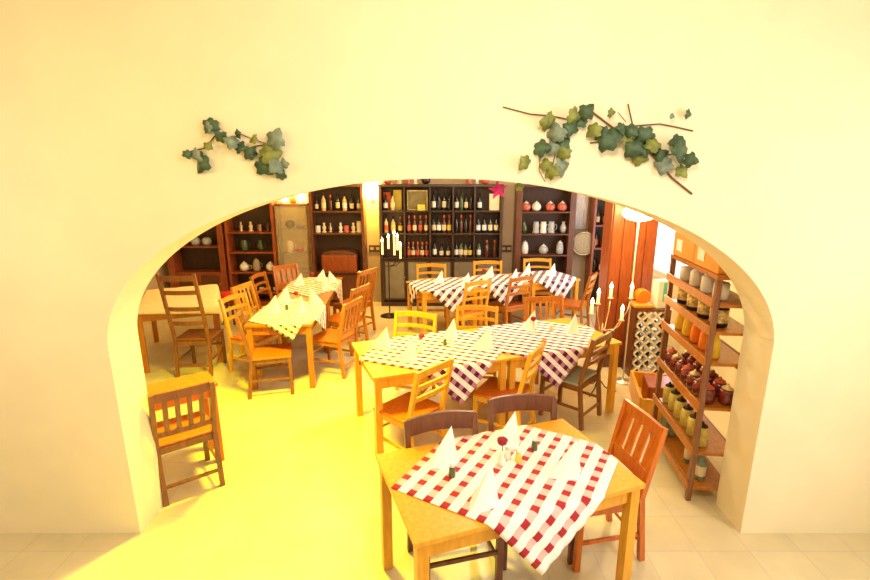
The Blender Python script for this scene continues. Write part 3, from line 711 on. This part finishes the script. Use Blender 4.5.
# display rack on the right
ang = math.atan2(-(1.97 - 1.85), (4.17 - 3.14)) * -1
RL = .90; RD = .34
rack = thing('display_rack', 'wooden shop display rack filled with jars and bags at the right edge', 'rack', (1.87, 3.58, 0), -math.atan2(.12, 1.03))
rx = lambda u: u
for sy in (-1, 1):
    for xx in (.02, RD - .02):
        MB().bar((xx, sy * (RL / 2 - .02), 0), (xx, sy * (RL / 2 - .02), 1.67), .035, .035).build('post', M['brown_wood'], rack)
RZ = [.12, .40, .75, 1.08, 1.30, 1.49]
for z in RZ:
    s_ = MB(); s_.box((RD / 2, 0, z - .012), (RD - .08, RL - .01, .022)).build('shelf', M['orange_wood'], rack)
    e_ = MB(); e_.box((-.006, 0, z + .008), (.014, RL, .062), bevel=.003).build('front_edge', M['orange_wood'], rack)
for z in (.3, 1.0, 1.6): MB().box((RD + .005, 0, z), (.014, RL, .12)).build('back_rail', M['brown_wood'], rack)
MB().box((RD / 2, 0, 1.67), (RD, RL, .03)).build('top_board', M['orange_wood'], rack)
ra = rack.rotation_euler.z
def RP(x, y): return (rack.location.x + x * math.cos(ra) - y * math.sin(ra), rack.location.y + x * math.sin(ra) + y * math.cos(ra))
def rk(y): return ('farthest', 'second farthest', 'third farthest', 'fourth farthest', 'fifth farthest', 'sixth farthest', 'nearest')[y]
# jars with yellow labels on the second shelf
for k in range(6):
    x, y = RP(.09, .36 - .14 * k)
    pot('honey_jar', 'jar with a yellow label on the low rack shelf, %s' % rk(k), 'jar', x, y, .402, [(.038, 0), (.047, .01), (.047, .13), (.038, .15)], 'honey', 'yellow-labelled jars', lid='iron')
for j in range(2):
    for k in range(7):
        x, y = RP(.08 + .13 * j, .37 - .122 * k)
        pot('preserve_jar', 'red preserve jar, %s in the %s row of the middle rack shelf' % (rk(k), ('front', 'back')[j]), 'jar', x, y, .752, [(.04, 0), (.05, .01), (.052, .09), (.04, .11)], 'preserve', 'red preserve jars', lid=('lab_red', 'gold', 'preserve')[(k + j) % 3])
def bag(label, x, y, z, m, h=.24, w=.13, rz=0, group='bags on the display rack'):
    b = MB(); n = 10
    rings = []
    for i, (sw, sd) in enumerate(((.92, .8), (1, 1), (1, .9), (.95, .55), (.9, .12), (.92, .08))):
        zz = (0, .08, .45, .78, .9, 1)[i] * h
        rings.append([b.bm.verts.new((w / 2 * sw * math.copysign(abs(math.cos(a)) ** .5, math.cos(a)), .04 * sd * math.copysign(abs(math.sin(a)) ** .6, math.sin(a)), zz)) for a in [2 * PI * k / 12 for k in range(12)]])
    for i in range(5):
        for k in range(12): b.bm.faces.new((rings[i][k], rings[i][(k + 1) % 12], rings[i + 1][(k + 1) % 12], rings[i + 1][k])).smooth = True
    b.bm.faces.new(rings[0][::-1]); b.bm.faces.new(rings[-1])
    o = b.build('paper_bag', M[m], None, (x, y, z), (0, 0, rz)); return tag(o, label, 'bag', group)
for k, (m, cn) in enumerate((('yellowbag', 'golden'), ('yellowbag', 'golden'), ('orange', 'orange'), ('orange', 'orange'), ('yellowbag', 'golden'))):
    x, y = RP(.10, .34 - .165 * k); bag('%s bag on the upper middle rack shelf, %s' % (cn, rk(k)), x, y, 1.082, m, .20, .13, ra + R(70))
for k in range(4):
    x, y = RP(.11, .33 - .21 * k)
    t = thing('coffee_tin', 'dark tin with a gold panel on the rack, %s' % rk(k), 'tin', (x, y, 1.302), ra + R(-60), 'dark tins with gold panels')
    MB().lathe([(.055, 0), (.058, .008), (.058, .145), (.05, .15)], seg=18).build('tin_body', M['iron'], t)
    MB().lathe([(.0585, .03), (.0595, .035), (.0595, .12), (.0585, .125)], seg=18).build('gold_band', M['gold'], t)
for k in range(4):
    x, y = RP(.10, .33 - .21 * k)
    pot('white_canister', 'white canister on the highest rack shelf, %s' % rk(k), 'canister', x, y, 1.492, [(.045, 0), (.05, .01), (.05, .11), (.04, .12)], 'white', 'white canisters')
for k in range(2):
    x, y = RP(RD / 2, .22 - .43 * k)
    t = thing('orange_carton', 'orange carton on top of the display rack, %s' % ('farther', 'nearer')[k], 'box', (x, y, 1.686), ra, 'orange cartons')
    MB().box((0, 0, .09), (.32, .42, .18), bevel=.005).build('carton_body', M['orangebox'], t)
    MB().box((-.163, .08, .09), (.003, .12, .09)).build('carton_label', M['lab_white'], t)
x, y = RP(.17, .33); tag(MB().box((0, 0, .10), (.22, .14, .20), bevel=.01).build('green_box', M['leaf_grey'], None, (x, y, .122), (0, 0, ra)), 'grey-green box at the far end of the bottom rack shelf', 'box')
for k in range(2):
    x, y = RP(.12, -.12 - .22 * k)
    bottle('clear green bottle standing on the bottom rack shelf, %s' % ('farther', 'nearer')[k], x, y, .122, 'leaf_grey', 'lab_cream', .26, .036, 'bottles on the bottom rack shelf')

# ------------------------------------------------------------------ candle stands
def candle_at(label, x, y, z, h, group):
    o = thing('candle', label, 'candle', (x, y, z), 0, group)
    MB().lathe([(.017, 0), (.016, h), (.005, h + .004)], seg=10).build('wax', M['candle'], o)
    MB().lathe([(.004, h + .004), (.018, h + .02), (.016, h + .038), (.001, h + .075)], seg=8).build('flame', M['flame'], o)
def u2x(u, Y, Z):   # helper: world x seen at picture column u for depth plane Y and height Z
    d = Y * math.cos(R(14.3)) - (Z - 2.33) * math.sin(R(14.3)); return (u - 437.5) / 493 * d
# right stand
SX, SY = 1.76, 5.02
t = thing('candle_stand', 'brass floor candle stand with five lit candles in front of the wardrobe', 'candelabra', (SX, SY, 0))
for k in range(3):
    a = R(90 + 120 * k + 20); MB().tube([(0, 0, .16), (.08 * math.cos(a), .08 * math.sin(a), .05), (.2 * math.cos(a), .2 * math.sin(a), .008)], .007, 6).build('foot', M['iron'], t)
MB().tube([(0, 0, .14), (0, 0, .78)], .009, 8).build('stem', M['brass'], t)
b = MB()
for u, zc, dy, nm in ((591.5, .925, -.12, 'leftmost'), (598, .985, .06, 'second from the left'), (610.5, 1.03, .14, 'middle'), (621.5, .86, -.14, 'lowest, right of the middle'), (631, 1.04, .08, 'rightmost')):
    Y_ = SY + dy; xx = u2x(u, Y_, zc) - SX
    MB().tube([(0, 0, .70), (xx * .45, dy * .45, .70), (xx * .9, dy * .9, .70 + (zc - .70) * .55), (xx, dy, zc - .02)], .006, 6).build('arm', M['brass'], t)
    MB().lathe([(.006, zc - .02), (.032, zc - .012), (.034, zc - .004), (.012, zc - .002)], (xx, dy, 0), seg=14).build('drip_tray', M['brass'], t)
    candle_at('lit candle on the right stand, ' + nm, SX + xx, Y_, zc, .09, 'candles on the right stand')
# left stand
SX, SY = -.80, 7.95
t = thing('candle_stand', 'black iron candle stand with tall lit candles before the bottle rack', 'candelabra', (SX, SY, 0))
MB().lathe([(.16, 0), (.16, .01), (.03, .03), (.01, .05)], seg=20).build('base', M['iron'], t)
MB().tube([(0, 0, .04), (0, 0, .92)], .010, 8).build('stem', M['iron'], t)
for u, zc, dy, h, nm in ((382.5, 1.05, -.05, .20, 'leftmost'), (388.5, 1.13, .05, .17, 'second from the left'), (394.5, 1.05, -.1, .33, 'tall middle'), (397.5, 1.10, .1, .20, 'fourth from the left'), (400.5, .98, -.02, .20, 'rightmost')):
    Y_ = SY + dy; xx = u2x(u, Y_, zc) - SX
    MB().tube([(0, 0, .85), (xx * .6, dy * .6, .86), (xx, dy, .93), (xx, dy, zc - .01)], .007, 6).build('arm', M['iron'], t)
    MB().lathe([(.006, zc - .02), (.028, zc - .012), (.03, zc - .004), (.012, zc - .002)], (xx, dy, 0), seg=12).build('drip_tray', M['iron'], t)
    candle_at('lit candle on the left stand, ' + nm, SX + xx, Y_, zc, h, 'candles on the left stand')

# wall sconce and lamps on the vitrine
t = thing('wall_sconce', 'glowing wall sconce on the yellow-lit wall left of the bottle rack', 'lamp', (-1.14, YB - .01, 1.90))
MB().box((0, -.01, 0), (.08, .02, .14), bevel=.004).build('wall_plate', M['brass'], t)
MB().tube([(0, -.02, -.03), (0, -.10, -.05), (0, -.12, 0)], .008, 8).build('arm', M['brass'], t)
MB().lathe([(.05, 0), (.10, .06), (.115, .18), (.08, .26)], (0, -.13, -.01), seg=18).build('lamp_shade', M['bulb'], t)
for k, x in enumerate((-2.66, -2.36)):
    t = thing('vitrine_lamp', '%s glowing lamp on top of the glass vitrine' % ('left', 'right')[k], 'lamp', (x, FY + .12, 1.817), 0, 'lamps on the vitrine')
    MB().lathe([(.04, 0), (.04, .01), (.012, .02), (.012, .04)], seg=14).build('base', M['brass'], t)
    MB().lathe([(.02, .04), (.05, .07), (.06, .12), (.04, .16)], seg=14).build('bulb', M['bulb'], t)
pot('dark_pot', 'dark pot between the two lamps on the vitrine', 'pot', -2.51, FY + .12, 1.817, [(.04, 0), (.055, .03), (.07, .10), (.07, .12)], 'dark_chair', 'pots on the vitrine')
# red cushion stool
t = thing('stool', 'low stool with a round red cushion beside the hutch', 'stool', (-3.30, 7.55, 0))
MB().lathe([(.13, .40), (.16, .42), (.165, .46), (.14, .50), (.05, .515)], seg=22).build('cushion', M['red'], t)
for k in range(4):
    a = R(45 + 90 * k); MB().bar((.09 * math.cos(a), .09 * math.sin(a), .41), (.13 * math.cos(a), .13 * math.sin(a), 0), .03, .03).build('leg', M['dark_chair'], t)

# ------------------------------------------------------------------ vine garlands on the arch wall
P14 = R(14.3)
def onwall(u, v, Y):
    a = (u - 437.5) / 493; bb = -(v - 298.5) / 493
    ry = math.cos(P14) + bb * math.sin(P14); rz = -math.sin(P14) + bb * math.cos(P14); k = Y / ry
    return Vector((k * a, Y, 2.33 + k * rz))
LEAF = [(x, z - .15) for x, z in [(0, -.36), (.20, -.52), (.50, -.46), (.60, -.10), (.90, .06), (.74, .40), (.46, .52), (.30, .84), (0, 1.10), (-.30, .84), (-.46, .52), (-.74, .40), (-.90, .06), (-.60, -.10), (-.50, -.46), (-.20, -.52)]]
def garland(name, label, leaves, stems, Y=2.792):
    t = thing(name, label, 'vine', onwall(*leaves[0][:2], Y))
    o0 = t.location
    fo = MB()
    for i, (u, v, s, m) in enumerate(leaves):
        Yl = Y - .015 - .04 * rnd.random(); p = onwall(u, v, Yl) - o0; r = s / 493 * 2.9 * 1.08
        q = Matrix.Rotation(rnd.uniform(-.5, .5), 3, 'X') @ Matrix.Rotation(rnd.uniform(-.6, .6), 3, 'Z') @ Matrix.Rotation(rnd.uniform(-PI, PI), 3, 'Y')
        c = fo.bm.verts.new(p + q @ Vector((0, -.12 * r, .2 * r)))
        vs = [fo.bm.verts.new(p + q @ Vector((x * r, .22 * r * (abs(x) - .3), z * r))) for x, z in LEAF]
        for k in range(len(vs)):
            f = fo.bm.faces.new((c, vs[k], vs[(k + 1) % len(vs)])); f.material_index = m; f.smooth = True
    f = fo.build('foliage', [M['leaf_dark'], M['leaf_olive'], M['leaf_grey']], t)
    md = f.modifiers.new('thickness', 'SOLIDIFY'); md.thickness = .0015
    b = MB()
    for pts, w in stems: b.tube([onwall(u, v, Y - .004 * (k % 2)) - o0 for k, (u, v) in enumerate(pts)], w, 6)
    b.build('vine_stem', M['stem'], t)
    return t
garland('vine_garland', 'short leafy vine on the arch wall at the upper left',
        [(211, 125, 9, 0), (207, 128, 7, 2), (202, 162, 12, 0), (197, 156, 8, 2), (221, 137, 7, 0), (232, 142, 8, 2), (240, 147, 7, 0), (250, 153, 8, 0), (254, 139, 6, 1), (275, 139, 11, 2), (270, 155, 12, 1),
         (264, 166, 11, 0), (276, 166, 9, 2), (284, 164, 6, 2), (281, 175, 6, 0), (208, 146, 5, 1), (187, 154, 5, 0), (238, 134, 5, 0)],
        [([(184, 153), (205, 148), (215, 136), (228, 138), (243, 150), (256, 146), (270, 144)], .004), ([(240, 134), (256, 140), (272, 146)], .0025), ([(213, 128), (222, 138), (235, 146)], .004), ([(268, 146), (276, 160), (284, 172)], .003)])
garland('vine_garland', 'long leafy vine with bare twigs on the arch wall at the upper right',
        [(548, 122, 10, 1), (556, 134, 11, 2), (541, 148, 10, 0), (553, 147, 9, 2), (563, 144, 9, 0), (564, 154, 8, 1), (525, 163, 9, 1), (546, 165, 7, 1), (552, 172, 9, 1), (561, 168, 10, 2), (571, 128, 9, 0), (573, 116, 9, 1), (586, 112, 9, 0), (581, 122, 7, 0),
         (594, 130, 9, 1), (601, 133, 8, 0), (609, 139, 14, 0), (622, 128, 7, 0), (631, 131, 8, 0), (628, 141, 8, 1), (645, 137, 12, 0), (653, 145, 9, 1), (633, 150, 10, 0), (640, 158, 9, 1), (645, 150, 8, 0), (611, 113, 5, 1),
         (664, 165, 10, 2), (660, 155, 8, 0), (681, 150, 13, 0), (677, 142, 8, 0), (682, 171, 8, 1), (672, 116, 3, 2), (688, 114, 5, 0), (690, 160, 8, 0)],
        [([(503, 107), (530, 114), (552, 116), (566, 119)], .0035), ([(592, 112), (608, 124), (622, 135), (640, 143), (655, 158), (672, 178), (692, 194)], .0055), ([(628, 104), (631, 118), (633, 126), (660, 124), (676, 127), (693, 131)], .004),
         ([(618, 112), (626, 122)], .002), ([(566, 119), (592, 110)], .004), ([(590, 143), (598, 142), (605, 145)], .004), ([(540, 158), (539, 170), (545, 182)], .002), ([(563, 130), (556, 150), (552, 168)], .003), ([(640, 143), (664, 155), (685, 153)], .004)])
# magenta paper flower and yellow-green leaf hanging under the arch
t = thing('paper_flower', 'magenta star-shaped flower hanging under the crown of the arch', 'flower', onwall(498, 190, 2.95))
b = MB(); c = [b.bm.verts.new((0, -.012, 0)), b.bm.verts.new((0, .012, 0))]
ring = [b.bm.verts.new(((.062 if k % 2 == 0 else .026) * math.cos(PI * k / 5 + .45), 0, (.062 if k % 2 == 0 else .026) * math.sin(PI * k / 5 + .45))) for k in range(10)]
for k in range(10): b.bm.faces.new((c[0], ring[k], ring[(k + 1) % 10])); b.bm.faces.new((c[1], ring[(k + 1) % 10], ring[k]))
b.build('petals', M['magenta'], t)
pz = 2.285 - t.location.z
MB().tube([(0, 0, .03), (.002, 0, pz)], .0015, 5).build('hanging_thread', M['stem'], t)
t = thing('vine_leaf', 'single yellow-green leaf hanging under the arch right of the magenta flower', 'leaf', onwall(519, 187, 2.95))
b = MB(); r = .034; c = b.bm.verts.new((0, -.006, .2 * r)); vs = [b.bm.verts.new((x * r, .004 * abs(x), z * r)) for x, z in LEAF]
for k in range(len(vs)): b.bm.faces.new((c, vs[k], vs[(k + 1) % len(vs)]))
f = b.build('leaf_blade', M['leaf_olive'], t); f.modifiers.new('thickness', 'SOLIDIFY').thickness = .002
MB().tube([(0, 0, .0), (.002, 0, 2.275 - t.location.z)], .0015, 5).build('leaf_stalk', M['stem'], t)

# ------------------------------------------------------------------ light
def light(kind, name, loc, energy, col, size=.2, rot=None, sy=None, spot=None):
    d = bpy.data.lights.new(name, kind); d.energy = energy; d.color = col
    if kind == 'AREA':
        d.size = size
        if sy: d.shape = 'RECTANGLE'; d.size_y = sy
    else: d.shadow_soft_size = size
    if kind == 'SPOT' and spot: d.spot_size = R(spot); d.spot_blend = .7
    o = bpy.data.objects.new(name, d); COL.objects.link(o); o.location = loc
    if rot: o.rotation_euler = rot
    return o
def unseen_lamp(label, x, y, z, energy, col, size=.16, spot=None, rot=None):
    t = thing('unseen_pendant', label, 'lamp', (x, y, z), 0, 'ceiling pendants')  # fixtures out of view, built to carry the light sources
    MB().tube([(0, 0, .14), (0, 0, ZC - z)], .006, 6).build('cord', M['iron'], t)
    MB().lathe([(.05, .15), (.10, .12), (.19, .0), (.185, .0), (.095, .11), (.045, .14)], seg=24).build('lamp_shade', M['brass'], t)
    light('SPOT' if spot else 'POINT', 'unseen_pendant_light', (x, y, z - .03), energy, col, size, rot, None, spot)
WARM = (1, .62, .06)
unseen_lamp('brass pendant above the aisle left of the central tables', -1.28, 4.0, 2.62, 520, (1, .84, .0), spot=112)
unseen_lamp('unseen brass pendant added to warm the long left row', -1.7, 6.2, 2.62, 50, (1, .72, .28))  # added lamp out of view, gives the left row its warmth
unseen_lamp('unseen brass pendant added for fill above the back row of tables', .9, 6.9, 2.62, 26, (1, .76, .45))  # fill lamp added out of view at the back
unseen_lamp('unseen brass pendant added for general fill above the central tables', .5, 5.3, 2.62, 62, (1, .88, .66))  # added lamp for general warm-white fill in the main room
unseen_lamp('unseen brass pendant added in the front room to yellow the arch wall', -1.6, 1.2, 3.0, 30, (1, .64, .10))  # added lamp, throws yellow on the left of the arch wall
light('POINT', 'sconce_light', (-1.14, YB - .32, 2.0), 80, (1, .50, .02), .07)
light('POINT', 'vitrine_light', (-2.51, FY - .03, 1.98), 34, (1, .50, .03), .06)
light('POINT', 'floor_lamp_light', (2.13, 5.12, 1.92), 14, (1, .6, .15), .06)
light('POINT', 'right_candle_light', (1.9, 4.98, 1.18), 5, (1, .45, .12), .1)
light('POINT', 'left_candle_light', (-.8, 7.9, 1.5), 3, (1, .5, .15), .1)
light('AREA', 'daylight_back_window', (XR - .05, (W1[0] + W1[1]) / 2, 1.6), 32, (.95, .96, 1), 2.0, (0, R(90), 0), 1.4)
light('AREA', 'daylight_front_window', (XR - .05, .4, 1.8), 26, (1, .95, .88), 2.8, (0, R(90), 0), 1.8)
unseen_lamp('unseen brass pendant added to whiten the foreground table', .35, 1.1, 3.2, 70, (1, .86, .66))  # added white lamp for the pale cloth and the near floor
unseen_lamp('unseen brass pendant added to brighten the wall left of the arch', -2.9, 1.5, 2.6, 27, (1, .88, .72))  # added beyond the view to lift the outer left wall
unseen_lamp('unseen brass pendant added to brighten the wall right of the arch', 2.75, 1.5, 2.6, 27, (1, .90, .78))  # matching added lamp that lifts the outer right wall
w = bpy.data.worlds.new('daylight'); sc.world = w; w.use_nodes = True
w.node_tree.nodes['Background'].inputs[0].default_value = (.95, .97, 1, 1); w.node_tree.nodes['Background'].inputs[1].default_value = 1.6

# ------------------------------------------------------------------ camera
cd = bpy.data.cameras.new('camera'); cam = bpy.data.objects.new('camera', cd); COL.objects.link(cam); sc.camera = cam
cd.sensor_width = 36; cd.lens = 493 / 870 * 36; cd.shift_x = -2.5 / 870; cd.shift_y = 8.5 / 870; cd.clip_start = .05
cam.location = (0, 0, 2.33); cam.rotation_euler = (R(90 - 14.3), 0, 0)
sc.view_settings.view_transform = 'Standard'; sc.view_settings.look = 'None'; sc.view_settings.gamma = 1
sc.view_settings.use_curve_mapping = False; sc.view_settings.exposure = .5
